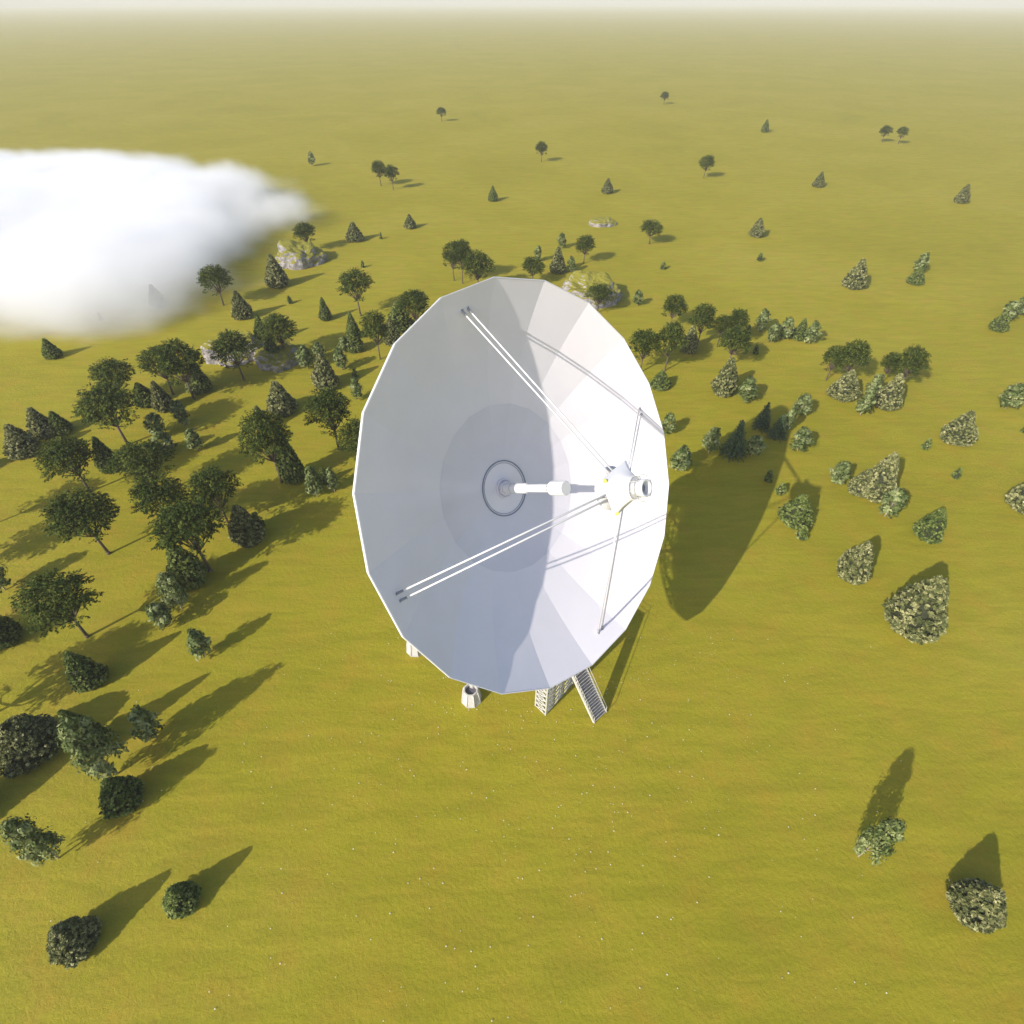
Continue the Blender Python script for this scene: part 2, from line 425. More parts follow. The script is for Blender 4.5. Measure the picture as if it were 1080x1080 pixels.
for i in range(6):
    p, q = FEET[i], FEET[(i+1) % 6]
    c = Vector(ROOT)
    f = 0.62
    pa_, qa_ = c + (V(*p, 0)-c)*f, c + (V(*q, 0)-c)*f
    mb.tube(pa_ + V(0,0,6.4), qa_ + V(0,0,6.4), 0.16, n=8)
P(mb, 'leg_bracing', M['cream'])

# lattice platform tower beside the mount
c0, c1, c2 = V(3.76, 32.05, 0), V(2.68, 33.2, 0), V(7.18, 36.0, 0); c3 = c1 + c2 - c0
PT = 8.45; NL = 9
mb = MB()
cor = [c0, c2, c3, c1]
for p in cor: mb.box(p + V(0, 0, PT/2), V(.075, 0, 0), V(0, .075, 0), V(0, 0, PT/2))
for i in range(4):
    p, q = cor[i], cor[(i+1) % 4]; nb = 1 if (q-p).length < 3 else 3
    for l in range(NL+1):
        z = PT*l/NL + (0.06 if l == 0 else 0)
        mb.tube(p + V(0,0,z), q + V(0,0,z), 0.055, n=6)
    for l in range(NL):
        z0, z1 = PT*l/NL, PT*(l+1)/NL
        for j in range(nb):
            s0, s1 = p.lerp(q, j/nb), p.lerp(q, (j+1)/nb)
            mb.tube(s0 + V(0,0,z0), s1 + V(0,0,z1), 0.05, n=6)
            mb.tube(s0 + V(0,0,z1), s1 + V(0,0,z0), 0.05, n=6)
tower = P(mb, 'lattice_tower', M['cream'])
lx = (c2-c0); ly = (c1-c0)
mb = MB(); mb.box((c0+c3)/2 + V(0,0,PT+0.08), lx*0.53, ly*0.56, V(0,0,0.07)); P(mb, 'deck', M['tread'], tower)
mb = MB()
for i in range(4):
    p, q = cor[i], cor[(i+1) % 4]
    for z in (0.6, 1.15):
        if i != 0: mb.tube(p + V(0,0,PT+z), q + V(0,0,PT+z), 0.03, n=6)
    mb.tube(p + V(0,0,PT), p + V(0,0,PT+1.15), 0.03, n=6)
P(mb, 'railing', M['cream'], tower)

# staircase up to the platform
s0 = V(9.90, 31.72, 0.0); s1 = V(6.05, 34.95, PT+0.12)
wdir = V(0.755, 0.656, 0).normalized(); W2 = 1.0
run = s1 - s0
stair = MB()
nz = run.normalized().cross(wdir).normalized()
for s_ in (-1, 1):
    stair.box((s0+s1)/2 + wdir*(W2*s_) + V(0,0,0.1), run*0.5, wdir*0.05, nz*0.16)
stair = P(stair, 'staircase', M['cream'])
NT = 26; hd = Vector((run.x, run.y, 0)).normalized()
for k in range(NT):
    c = s0.lerp(s1, (k+0.6)/NT)
    mb = MB(); mb.box(c + V(0,0,0.1), wdir*(W2-0.06), hd*0.15, V(0,0,0.03))
    P(mb, 'tread', M['tread'] if k % 1 == 0 else M['tread'], stair)
mb = MB()
for k in range(NT):
    c = s0.lerp(s1, (k+0.6)/NT)
    mb.box(c + V(0,0,0.125) - hd*0.165, wdir*(W2-0.06), hd*0.018, V(0,0,0.05))
P(mb, 'tread_nosing', M['cream'], stair)
for s_ in (-1, 1):
    mb = MB(); o_ = wdir*(W2*s_)
    mb.tube(s0 + o_ + V(0,0,1.15), s1 + o_ + V(0,0,1.15), 0.035, n=8)
    mb.tube(s0 + o_, s0 + o_ + V(0,0,1.15), 0.035, n=8); mb.tube(s1 + o_, s1 + o_ + V(0,0,1.15), 0.035, n=8)
    if s_ < 0:
        mb.tube(s0 + o_ + V(0,0,0.6), s1 + o_ + V(0,0,0.6), 0.03, n=8)
        for k in range(1, 18):
            c = s0.lerp(s1, k/18); mb.tube(c + o_, c + o_ + V(0,0,1.15), 0.028, n=6)
    P(mb, 'handrail', M['cream'], stair)
# ------------------------------------------------------------------ vegetation prototypes
rng = random.Random(11)
def rv():
    while True:
        v = V(rng.uniform(-1,1), rng.uniform(-1,1), rng.uniform(-1,1))
        if 0.05 < v.length < 1: return v.normalized()
def leaf(mb, c, nrm, s, tint, asp=1.6):
    n = nrm.normalized(); u = n.cross(rv())
    if u.length < 1e-3: u = n.cross(V(1,0,0))
    u.normalize(); w = n.cross(u)
    u = u*s*asp*0.5; w = w*s*0.5
    k = len(mb.v); mb.v += [tuple(c-u), tuple(c+w*0.9), tuple(c+u), tuple(c-w*0.9)]
    mb.face((k, k+1, k+2, k+3), tint)

def hide(os_):
    return os_

def proto_D(seed):
    """broadleaf tree, 10 m tall, crown 9 m wide, forked limbs"""
    rng.seed(seed)
    tr = MB()
    fork = V(rng.uniform(-.2,.2), rng.uniform(-.2,.2), 3.2)
    tr.tube((0,0,-0.1), (0,0,0.4), 0.34, 0.22, n=8); tr.tube((0,0,0.4), fork, 0.22, 0.18, n=8)
    clumps = []
    n_c = 44
    for i in range(n_c):
        z = rng.random()
        an = i*2.399963 + rng.uniform(-.4, .4)
        el = -0.25 + 1.25*((i+.5)/n_c)**0.85
        rr = math.sqrt(max(0.02, 1-max(0, el)**2)) if el > 0 else (1-abs(el)*0.9)
        k = rng.uniform(0.62, 1.0)
        c = V(rr*math.cos(an)*3.6*k, rr*math.sin(an)*3.6*k, 5.9 + el*3.3*rng.uniform(.85, 1.05))
        if rng.random() < 0.12: continue
        clumps.append((c, rng.uniform(0.9, 1.45)))
    for i in range(9):
        an = rng.uniform(0, 2*PI); clumps.append((V(math.cos(an)*rng.uniform(.5, 2.2), math.sin(an)*rng.uniform(.5,2.2), rng.uniform(5.2, 7.8)), 1.3))
    for i in range(3):   # stray low sprays
        an = rng.uniform(0, 2*PI); clumps.append((V(math.cos(an)*rng.uniform(1.6, 3.2), math.sin(an)*rng.uniform(1.6,3.2), rng.uniform(3.6, 4.4)), 0.7))
    for c, r in clumps[::2]:
        mid = fork.lerp(c, 0.5) + V(0, 0, -0.25)
        tr.tube(fork, mid, 0.10, 0.06, n=5); tr.tube(mid, c, 0.06, 0.02, n=4)
    cr = MB()
    for c, r in clumps:
        base = rng.uniform(0.2, 0.62)
        ns = int(26*r*r/1.4)
        for j in range(ns):
            d = rv(); d.z = abs(d.z)*rng.choice((1, 1, -0.6))
            q = rng.random()**0.4
            p = c + V(d.x*r*q, d.y*r*q, d.z*r*0.6*q)
            out_ = V(p.x*0.25 + d.x, p.y*0.25 + d.y, 0.15 + 0.3*d.z + rng.uniform(-.2, .3)).normalized()
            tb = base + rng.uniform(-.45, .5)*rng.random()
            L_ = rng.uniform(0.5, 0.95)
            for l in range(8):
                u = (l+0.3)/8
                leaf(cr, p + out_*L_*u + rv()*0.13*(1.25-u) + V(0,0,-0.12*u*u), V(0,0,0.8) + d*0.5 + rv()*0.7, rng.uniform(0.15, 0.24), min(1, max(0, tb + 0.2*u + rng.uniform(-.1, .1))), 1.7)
    return cr, tr

def prof_cone(z, round_):
    lo = (0.50 + 0.50*min(1.0, z/0.20)**0.7)
    return lo*(max(0.0, 1-z)**(0.50 if round_ else 0.88))*1.16

def proto_shrub(seed, H, W, nros, rs, bright, round_=False):
    """cone-shaped shrub built of leaf rosettes over a twiggy core"""
    rng.seed(seed)
    off = V(rng.uniform(0,50), rng.uniform(0,50), rng.uniform(0,50))
    def rad(z, an):
        return W/2*prof_cone(z, round_)*(0.96 + 0.22*noise.noise(V(math.cos(an)*1.3, math.sin(an)*1.3, z*3.0) + off))
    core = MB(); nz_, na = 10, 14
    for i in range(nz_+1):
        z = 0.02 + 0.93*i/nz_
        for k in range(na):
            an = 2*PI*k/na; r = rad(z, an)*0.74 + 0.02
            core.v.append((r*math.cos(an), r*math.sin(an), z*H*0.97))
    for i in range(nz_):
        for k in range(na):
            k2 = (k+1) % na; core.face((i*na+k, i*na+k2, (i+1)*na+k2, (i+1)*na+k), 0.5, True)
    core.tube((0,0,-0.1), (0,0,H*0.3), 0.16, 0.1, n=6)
    cr = MB()
    for i in range(nros):
        z = 0.03 + 0.95*rng.random()**1.45
        an = i*2.399963 + rng.uniform(-.5, .5)
        r = rad(z, an)*rng.uniform(0.84, 1.04)
        c = V(r*math.cos(an), r*math.sin(an), z*H)
        outn = V(math.cos(an), math.sin(an), 0.45 + 0.5*z).normalized()
        b0 = rng.uniform(0.15, 1.0)**(1.0/bright if bright > 1 else 1.0)
        for j in range(8):
            d = (outn + rv()*0.9).normalized()
            leaf(cr, c + d*rs*0.42 + outn*rs*0.2, outn*0.7 + rv()*1.0 + V(0,0,0.2), rs*rng.uniform(0.5, 0.9), min(1, max(0, b0*rng.uniform(0.5, 1.2))), 1.9)
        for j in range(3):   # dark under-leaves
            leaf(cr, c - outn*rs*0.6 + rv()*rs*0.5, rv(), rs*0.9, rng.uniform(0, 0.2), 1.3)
    return cr, core

def proto_P(seed, fine=1.0):
    """young tree 5.5 m tall with a short bare stem"""
    rng.seed(seed)
    tr = MB(); lean = V(rng.uniform(-.15,.15), rng.uniform(-.15,.15), 0)
    tr.tube((0,0,-0.1), V(0,0,1.3)+lean*0.3, 0.11, 0.09, n=7); tr.tube(V(0,0,1.3)+lean*0.3, V(0,0,4.6)+lean, 0.09, 0.02, n=6)
    cr = MB()
    for i in range(26):
        z = 1.1 + 4.1*((i+.5)/26)**0.95; q = (z-1.1)/4.3
        rr = 1.45*math.sin(PI*min(1, 0.22 + q*0.78))**0.8*rng.uniform(0.45, 1.0)
        an = i*2.4 + rng.uniform(-.4,.4); c = V(rr*math.cos(an), rr*math.sin(an), z) + lean*q
        tr.tube(V(0,0,z-0.5)+lean*q, c, 0.035, 0.015, n=4)
        s = rng.uniform(0.42, 0.68)*(1.1-0.3*q); base = rng.uniform(0.25, 0.85)
        for j in range(int(30*fine*fine)):
            d = rv(); leaf(cr, c + d*s*1.15*rng.random()**0.5, d + V(math.cos(an)*.5, math.sin(an)*.5, 0.6) + rv()*0.5, rng.uniform(0.24, 0.42)/fine, min(1, max(0, base + rng.uniform(-.4, .35))), 1.9)
    return cr, tr

def proto_S(seed):
    """spruce 7 m tall with drooping tiers"""
    rng.seed(seed)
    tr = MB(); tr.tube((0,0,-0.1), (0,0,6.8), 0.16, 0.02, n=7)
    cr = MB(); nt_ = 17
    for i in range(nt_):
        z = 0.7 + 6.1*i/nt_; L_ = 2.1*(1-i/nt_)**0.85 + 0.18
        nb = max(5, int(13*(1-i/nt_)+4))
        for k in range(nb):
            an = 2*PI*k/nb + i*0.7 + rng.uniform(-.2,.2); l = L_*rng.uniform(.8, 1.1)
            d = V(math.cos(an), math.sin(an), 0)
            for j in range(max(4, int(l*11))):
                u = (j+1)/max(4, int(l*11)); p = V(0,0,z) + d*l*u + V(0,0,-0.25*l*u*u) + rv()*0.12*(1.3-u)
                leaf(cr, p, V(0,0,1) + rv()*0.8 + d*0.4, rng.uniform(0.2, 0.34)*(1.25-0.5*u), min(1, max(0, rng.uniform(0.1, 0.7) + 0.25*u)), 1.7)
    return cr, tr

PROTO = {}
def store(key, pair, cmat, tmat, H, W):
    ms = []
    for mb, mt, nm in ((pair[0], cmat, 'crown'), (pair[1], tmat, 'trunk')):
        o = mb.build(nm, mt); me = o.data; bpy.data.objects.remove(o); ms.append((nm, me))
    PROTO.setdefault(key, []).append((ms, H, W))
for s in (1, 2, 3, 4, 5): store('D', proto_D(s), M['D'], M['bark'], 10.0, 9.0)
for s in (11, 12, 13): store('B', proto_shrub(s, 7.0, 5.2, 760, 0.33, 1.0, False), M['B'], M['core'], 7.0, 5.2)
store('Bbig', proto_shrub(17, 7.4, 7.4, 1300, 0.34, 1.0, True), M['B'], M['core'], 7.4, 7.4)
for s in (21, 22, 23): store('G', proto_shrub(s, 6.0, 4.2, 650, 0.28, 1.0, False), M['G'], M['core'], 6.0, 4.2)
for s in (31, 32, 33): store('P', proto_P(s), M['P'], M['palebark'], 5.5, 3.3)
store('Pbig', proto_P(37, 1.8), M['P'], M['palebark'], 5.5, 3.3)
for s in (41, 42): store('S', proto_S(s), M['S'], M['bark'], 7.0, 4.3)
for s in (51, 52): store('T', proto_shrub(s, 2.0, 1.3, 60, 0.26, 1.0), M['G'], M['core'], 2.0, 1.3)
KIND = {'D': ('broadleaf_tree', 'tree', 'broadleaf trees on the meadow'), 'B': ('conical_shrub', 'shrub', 'beige shrubs on the meadow'),
        'G': ('evergreen_shrub', 'shrub', 'green conical shrubs on the meadow'), 'P': ('young_tree', 'young tree', 'pale young trees on the meadow'),
        'S': ('spruce_tree', 'spruce', "spruces in the dish's shadow"), 'T': ('seedling', 'seedling', 'tiny seedlings dotted over the meadow')}
TREES = [
('G',-103.63,118.5,4.47,3.84,"lone small conical evergreen left of the fog bank's lower edge"),
('B',-93.14,147.27,5.68,4.23,"pale conical shrub half lost in the fog bank's lower edge"),
('D',-76.36,147.84,10.35,8.54,'hazy broadleaf tree standing at the right edge of the fog bank'),
('B',-68.27,139.91,6.77,5.03,"beige conical shrub just below the hazy tree at the fog's edge"),
('D',-56.99,108.04,11.02,8.88,'dark broadleaf tree growing in front of the pale grey boulder beside the fog'),
('D',-64.37,100.33,12.41,9.61,'right-hand tree of the broadleaf pair with merged crowns left of the grey boulder'),
('D',-69.42,102.19,10.82,8.17,'left-hand tree of the broadleaf pair with merged crowns left of the grey boulder'),
('G',-64.39,103.79,5.95,5.25,'dark conical evergreen tucked right behind the merged broadleaf pair'),
('B',-68.54,96.56,6.18,4.09,'beige-flecked shrub under the left crown of the merged broadleaf pair'),
('P',-62.16,90.69,5.57,3.24,'small green tree in front of the merged broadleaf pair, touching the beige shrub'),
('G',-73.02,98.4,4.74,4.51,'green conical shrub between the merged broadleaf pair and two stacked broadleaf trees'),
('D',-77.47,98.88,9.4,7.99,'upper of two broadleaf trees one behind the other left of centre meadow'),
('D',-69.86,84.51,12.16,10.0,'lower, bigger of two broadleaf trees one behind the other on the left'),
('B',-86.5,87.56,5.89,4.89,'beige shrub of a touching pair, the left one, below the lone small evergreen'),
('G',-83.97,88.55,4.49,3.88,'greener right shrub of the touching pair below the lone small evergreen'),
('B',-86.53,81.86,6.04,5.53,'pale beige conical shrub nearest the left edge beside a broadleaf tree'),
('D',-69.41,71.21,10.52,8.58,'broadleaf tree with bare leaning trunk right of the pale beige shrub by the left edge'),
('P',-65.1,86.92,5.11,3.33,'narrow green young tree just below the small green tree and behind a pale one'),
('P',-56.37,82.76,4.66,2.9,'small pale young tree alone between broadleaf crowns on the left'),
('P',-61.44,81.9,4.65,3.72,'pale young tree in front of the narrow green young tree'),
('G',-68.86,77.21,6.7,3.89,'green shrub half hidden behind a round broadleaf crown on the left'),
('D',-57.76,70.66,10.22,8.54,'round broadleaf tree at the top left of the dense left grove'),
('D',-50.39,61.55,10.85,7.49,'left tree of the dense dark grove of broadleaf trees'),
('D',-43.22,62.8,11.2,6.98,'right tree of the dense dark grove, its trunk showing'),
('D',-42.74,53.85,12.47,8.87,'largest tree in the middle of the dense dark grove'),
('B',-39.22,59.97,6.97,4.77,'grey-green conical shrub at the right foot of the dense grove'),
('G',-44.48,51.72,7.86,4.94,'green conical shrub at the bottom of the dense grove'),
('P',-43.86,47.11,7.16,3.02,'pale green young tree below the dense grove, touching its last shrub'),
('P',-44.43,44.2,4.83,2.82,'small round young tree down-left of the dense grove'),
('D',-58.88,57.18,11.42,8.87,'umbrella-shaped broadleaf tree standing alone left of the dense grove'),
('D',-53.92,42.66,11.16,8.19,'large bushy broadleaf tree alone near the left edge, low trunk to its right'),
('P',-69.46,50.37,6.26,3.38,'young tree cut by the left edge above a green shrub'),
('G',-63.71,42.11,5.65,4.04,'green shrub at the left edge beside the large bushy broadleaf tree'),
('G',-49.7,36.18,5.99,3.79,'green conical shrub alone below the large bushy broadleaf tree'),
('B',-51.41,28.03,5.22,6.06,'biggest beige bush, round and broad, at the lower left'),
('P',-41.25,25.49,10.89,4.16,'tall pale young tree of a pair right of the biggest beige bush'),
('G',-45.19,28.57,7.26,3.47,'green shrub behind the tall pale young tree at the lower left'),
('P',-39.0,29.39,5.96,2.91,'small round young tree right of the tall pale one at the lower left'),
('P',-37.82,39.92,5.07,2.69,'small young tree alone on open grass between grove and dish'),
('G',-38.9,22.75,4.78,3.98,'low green shrub at the very bottom left of the tree field'),
('D',-65.3,191.29,8.72,7.63,"broadleaf tree growing behind the mossy boulder at the fog's right end"),
('B',-52.63,201.89,5.87,5.69,'beige conical shrub alone on far grass right of the fog'),
('B',-65.96,161.22,8.69,6.36,'beige conical shrub at the lower left of the boulder by the fog'),
('B',-36.03,216.27,4.46,4.68,"small far beige shrub above and left of the dish rim's top"),
('D',-38.74,141.17,11.86,8.5,'slender broadleaf tree alone above the left rim of the dish'),
('G',-47.0,138.77,5.58,3.1,'thin small evergreen left of the slender broadleaf tree'),
('D',-51.14,117.91,10.39,8.13,'broadleaf tree just right of the grey boulder beside the fog'),
('G',-52.81,115.72,6.85,4.19,'green shrub under the broadleaf tree right of the grey boulder'),
('G',-58.38,125.84,6.74,4.0,'narrow pale-green evergreen leaning on the broadleaf tree by the grey boulder'),
('D',-29.67,117.46,11.17,7.04,'broadleaf tree close to the upper left rim, its thin trunk bare'),
('G',-36.2,121.64,6.13,4.12,'dark narrow evergreen left of the bare-trunked tree by the rim'),
('G',-37.83,128.62,6.24,3.16,'pale narrow evergreen behind the dark narrow one'),
('P',-44.71,113.04,5.53,3.74,'leftmost of three small pale young trees below the far slender tree'),
('P',-43.23,117.91,3.86,3.0,'middle and smallest of three small young trees near the slender tree'),
('P',-37.13,112.62,5.31,3.32,'rightmost of three small pale young trees in front of a dark narrow evergreen'),
('P',-38.27,120.69,3.89,2.83,'tiny pale young tree touching the dark narrow evergreen'),
('B',-38.68,105.18,7.51,5.48,'tall beige conical shrub right above a broadleaf tree near the rim'),
('B',-44.81,95.51,6.76,5.7,'beige conical shrub alone between grove and grey boulder'),
('D',-31.15,83.05,12.45,7.85,'broadleaf tree in front of the tall beige shrub, left of the dish'),
('D',-38.53,73.61,14.08,8.58,'broadleaf tree left of the dish with a forked trunk base in shade'),
('B',-46.94,89.8,4.91,3.2,'beige shrub peeping over a broadleaf crown left of the dish'),
('G',-36.75,74.43,10.23,4.12,'tall narrow dark evergreen touching the right of a broadleaf crown'),
('P',-31.65,69.94,6.21,2.93,'pale young tree at the foot of the tall narrow evergreen'),
('P',-29.21,71.38,4.92,2.19,"small pale young tree nearest the dish's left rim"),
('G',-31.3,73.64,3.17,2.37,'small dark evergreen between two pale young trees by the dish'),
('D',-25.82,78.02,9.19,6.58,"broadleaf tree half hidden behind the dish's left rim"),
('D',-22.98,130.62,11.04,7.81,"broadleaf tree rising behind the dish's upper left rim"),
('G',-27.38,133.06,6.91,6.89,'green rounded evergreen left of the broadleaf tree behind the upper left rim'),
('B',-27.97,125.11,6.16,4.42,"greyish shrub low behind the dish's upper left rim"),
('P',-31.13,100.33,5.11,2.69,'small pale young tree alone left of the upper left rim'),
('D',-16.67,165.59,10.47,6.83,"leftmost of three broadleaf trees behind the dish's top edge"),
('D',-14.06,163.38,12.28,6.76,"middle, tallest of three broadleaf trees behind the dish's top edge"),
('D',-9.16,156.34,11.32,8.38,"rightmost, rounder of three broadleaf trees behind the dish's top edge"),
('D',5.93,162.66,7.51,7.01,'short dark broadleaf tree just over the very top of the dish'),
('B',13.53,171.93,7.37,5.02,"beige conical shrub over the dish's top, left of the mossy boulder"),
('P',16.05,194.1,4.89,3.09,'tiny pale young tree farthest up above the mossy boulder'),
('P',7.91,181.51,4.71,2.64,'tiny young tree poking over the short dark broadleaf tree'),
('P',17.47,172.48,4.58,2.54,"tiny green young tree touching the mossy boulder's upper left"),
('D',21.96,179.81,8.42,6.4,'broadleaf tree on a clear trunk behind the mossy boulder'),
('B',18.69,154.19,5.13,3.35,'beige shrub growing against the front of the mossy boulder'),
('D',22.06,142.95,7.51,6.86,'dark broadleaf tree in front of the mossy boulder by the rim'),
('P',33.15,147.84,4.0,2.76,'small pale young tree alone on grass right of the mossy boulder'),
('D',45.47,198.43,7.41,7.85,'thin far broadleaf tree at the upper right of the dish'),
('D',39.04,133.83,8.16,6.55,"topmost broadleaf tree of the clump at the dish's upper right"),
('D',43.09,123.56,10.38,6.19,'second broadleaf tree from the left along the back of the right clump'),
('D',33.31,112.19,11.18,6.62,"front left-centre broadleaf tree of the clump at the dish's upper right"),
('D',27.79,111.34,9.98,6.59,'broadleaf tree of the right clump pressed against the rim'),
('D',51.05,123.56,9.35,4.86,"rear right broadleaf tree of the clump at the dish's upper right"),
('D',47.66,113.91,9.46,7.11,"front right broadleaf tree of the clump at the dish's upper right"),
('D',47.74,123.56,7.89,4.42,'small broadleaf tree between the two right crowns of the clump'),
('B',40.5,121.23,6.31,4.33,'beige shrub showing through the middle of the right clump'),
('B',43.42,102.86,7.86,5.41,'large beige conical shrub in front of the right clump'),
('G',30.87,105.2,3.74,4.32,'low green shrub at the rim below the right clump'),
('P',47.02,99.78,5.41,4.21,'pale young tree just right of the large beige shrub below the clump'),
('P',60.49,132.21,5.43,3.48,'leftmost of the row of small pale trees right of the clump'),
('P',61.17,126.02,4.64,3.36,'second from the left in the row of small pale trees'),
('P',64.62,127.53,5.35,3.84,'middle one in the row of small pale trees right of the clump'),
('G',68.24,127.66,5.06,3.59,'green conical shrub fourth along the row of small trees'),
('P',69.94,125.52,5.31,3.8,'rightmost in the row of small pale trees right of the clump'),
('P',55.96,94.33,4.61,3.51,"pale young tree directly above the shadow of the dish's rim top"),
('B',83.53,206.8,5.73,5.48,'beige conical shrub at the top edge, upper right'),
('P',28.79,87.84,4.53,2.83,"small pale young tree touching the dish's right rim"),
('P',28.71,76.96,4.98,3.75,"dark small tree at the left tip of the dish's ground shadow"),
('P',35.03,81.9,5.62,3.22,"small dark tree on the upper edge of the dish's shadow, left of a spruce"),
('S',39.1,81.33,7.71,4.72,"tallest dark spruce standing on the upper edge of the dish's shadow"),
('P',42.38,81.05,4.45,3.2,"short shaded tree right of the tallest spruce inside the dish's shadow"),
('S',46.99,90.05,5.75,3.59,"dark spruce at the upper left of the shadow's rounded tip"),
('S',48.78,86.92,5.11,3.51,"dark spruce inside the shadow's rounded tip"),
('P',51.2,88.78,4.94,2.13,"narrow pale young tree on the right border of the shadow's rounded tip"),
('G',43.56,64.06,5.42,4.94,"green conical shrub under the feed's shadow right of the dish"),
('P',51.21,82.61,4.95,3.57,'pale young tree right of the shadow, below another just like it'),
('B',95.74,160.28,7.76,6.08,'beige conical shrub alone high on the right meadow'),
('P',119.9,171.69,5.89,4.21,'pale upper plant of the stacked far pair at the upper right'),
('G',114.6,163.28,4.49,4.57,'green lower shrub of the stacked far pair at the upper right'),
('G',118.91,132.86,4.47,4.39,'lowest green shrub of the diagonal row at the right edge'),
('P',124.07,137.71,5.06,4.06,'middle plant of the diagonal row at the right edge'),
('P',130.33,141.76,5.12,4.87,'top plant of the diagonal row at the right edge'),
('D',69.34,106.04,10.0,6.57,'right crown of the left broadleaf pair on the right meadow'),
('D',66.77,108.04,7.91,5.24,'left crown of the left broadleaf pair on the right meadow'),
('B',67.0,101.01,5.98,5.91,'broad beige shrub in front of the left broadleaf pair'),
('D',79.91,103.71,9.92,6.09,'right, larger crown of the right broadleaf pair'),
('D',78.09,106.83,7.08,4.4,'left, smaller crown of the right broadleaf pair'),
('B',74.15,97.49,7.26,5.04,'beige conical shrub in front of the right broadleaf pair'),
('P',72.42,100.7,5.53,3.08,'pale young tree behind the beige shrub of the right broadleaf pair'),
('P',67.78,94.33,5.83,3.51,"pale young tree at the lower left of the right broadleaf pair's beige shrub"),
('B',81.14,85.75,6.24,5.85,'beige cone-shaped shrub alone below the far right pair'),
('P',97.6,96.74,5.67,4.32,'pale young tree near the right edge, alone'),
('P',54.17,73.35,4.56,3.49,'pale young tree touching the left of two merged beige shrubs'),
('B',56.98,71.12,4.74,4.17,'left, lower of two merged beige shrubs on the right meadow'),
('B',59.08,70.57,8.3,5.67,'right, taller of two merged beige shrubs on the right meadow'),
('P',58.39,65.27,5.51,3.57,'round green young tree below the two merged beige shrubs'),
('G',62.27,60.75,5.54,4.11,'smooth green conical shrub alone on the right meadow'),
('B',47.56,53.04,6.53,4.88,'mid-sized beige conical shrub with its shadow behind, left of the largest'),
('B',51.34,44.65,8.91,6.89,'largest beige conical shrub on the right meadow, nearest the bottom'),
('B',81.2,67.28,6.64,5.38,'beige conical shrub cut by the right edge'),
('T',-103.49,138.28,1.96,0.96,'tiny seedling on grass at the foot of the fog bank'),
('T',-59.14,149.11,2.03,1.26,'tiny seedling above the thin small evergreen, by the fog'),
('T',-45.02,176.49,1.93,1.15,'tiny seedling above the slender broadleaf tree'),
('T',-44.28,203.94,2.09,0.96,"tiny seedling in the far shrub's shadow above the dish's left"),
('T',-33.53,109.26,2.01,1.22,"tiny dark seedling left of the rim in a tree's shadow"),
('T',-38.71,62.8,2.95,1.75,'tiny dark seedling between grove and broadleaf tree'),
('T',45.28,174.87,2.19,1.71,'tiny seedling on far grass left of the beige one at the top'),
('T',76.75,182.36,2.24,1.76,'tiny seedling on far grass below the beige shrub at the top edge'),
('T',56.99,130.62,2.15,1.38,'tiny seedling beside the row of small pale trees'),
('T',55.51,120.22,2.08,1.3,"tiny dark seedling in the clump's shadow on the right"),
('T',42.92,74.11,2.22,1.28,"tiny seedling inside the dish's shadow"),
('T',43.87,70.9,2.01,1.56,"tiny shrub between the dish's shadow and the feed's shadow"),
('T',43.38,60.52,2.36,1.57,"tiny shrub below the green shrub at the feed's shadow"),
('T',74.4,83.34,2.07,1.37,'tiny shrub left of the lone beige cone on the right meadow'),
('T',74.96,74.87,2.02,1.28,'tiny shrub halfway down the open right meadow'),
('T',95.44,88.47,1.68,0.71,'tiny seedling at the right edge of the open meadow'),
('D',-79.32,52.08,11.68,8.2,'broadleaf tree just outside the left edge casting a shadow inside'),
('D',-81.48,61.96,10.37,7.22,'broadleaf tree outside the left edge behind the umbrella-shaped tree'),
('D',-62.99,28.11,13.69,8.19,'big broadleaf tree outside the lower left edge'),
('D',-71.36,36.13,10.79,7.87,'broadleaf tree outside the left edge level with the bushy one'),
('B',-53.95,21.32,5.59,4.66,'beige shrub at the bottom left corner below the biggest bush'),
('G',-91.68,76.8,4.51,3.88,'green shrub outside the left edge level with the pale beige shrub'),
('D',-56.92,277.64,9.66,7.42,"far broadleaf tree beyond the dish's top, left one of a far pair"),
('D',-50.52,271.01,9.5,6.47,"far broadleaf tree beyond the dish's top, right one of a far pair"),
('G',-7.64,252.68,5.39,4.18,'far small evergreen straight above the top of the dish'),
('D',14.65,326.1,8.92,7.09,'far broadleaf tree above the mossy boulder, small in haze'),
('B',39.69,264.77,5.55,4.73,'far beige shrub above the thin far broadleaf tree'),
('D',86.85,291.75,9.3,7.31,'far broadleaf tree left of the top-edge beige shrub'),
('B',132.23,275.88,5.75,4.9,'far beige shrub standing alone on the hazy upper right field'),
('D',210.09,379.27,8.26,7.0,'far hazy broadleaf tree, the left of two at the upper right'),
('D',216.37,373.58,8.59,6.38,'far hazy broadleaf tree, the right of two at the upper right'),
('B',178.59,249.88,6.66,5.26,'far beige shrub near the right edge in the upper field'),
('P',-96.99,317.42,5.93,3.69,'far small young tree close to the fog in the upper field'),
('D',-46.7,453.65,8.01,6.94,'very far broadleaf tree left of centre near the horizon'),
('D',117.46,536.58,8.04,7.34,'very far broadleaf tree right of centre near the horizon'),
('G',154.17,411.94,6.47,5.19,'very far evergreen between hazy trees near the horizon'),
('P',-42.74,17.64,8.89,2.86,'pale young tree in the bottom left corner meadow'),
('G',-29.28,14.14,3.65,3.04,'green shrub on the bottom meadow left of the stairs'),
('B',-37.05,11.19,4.47,3.72,'beige shrub lowest of all at the bottom left'),
('P',32.71,17.8,8.85,2.69,'pale young tree alone on the bottom right meadow'),
('B',40.68,13.65,5.03,4.19,'beige shrub on the bottom right meadow'),

]
prng = random.Random(5)
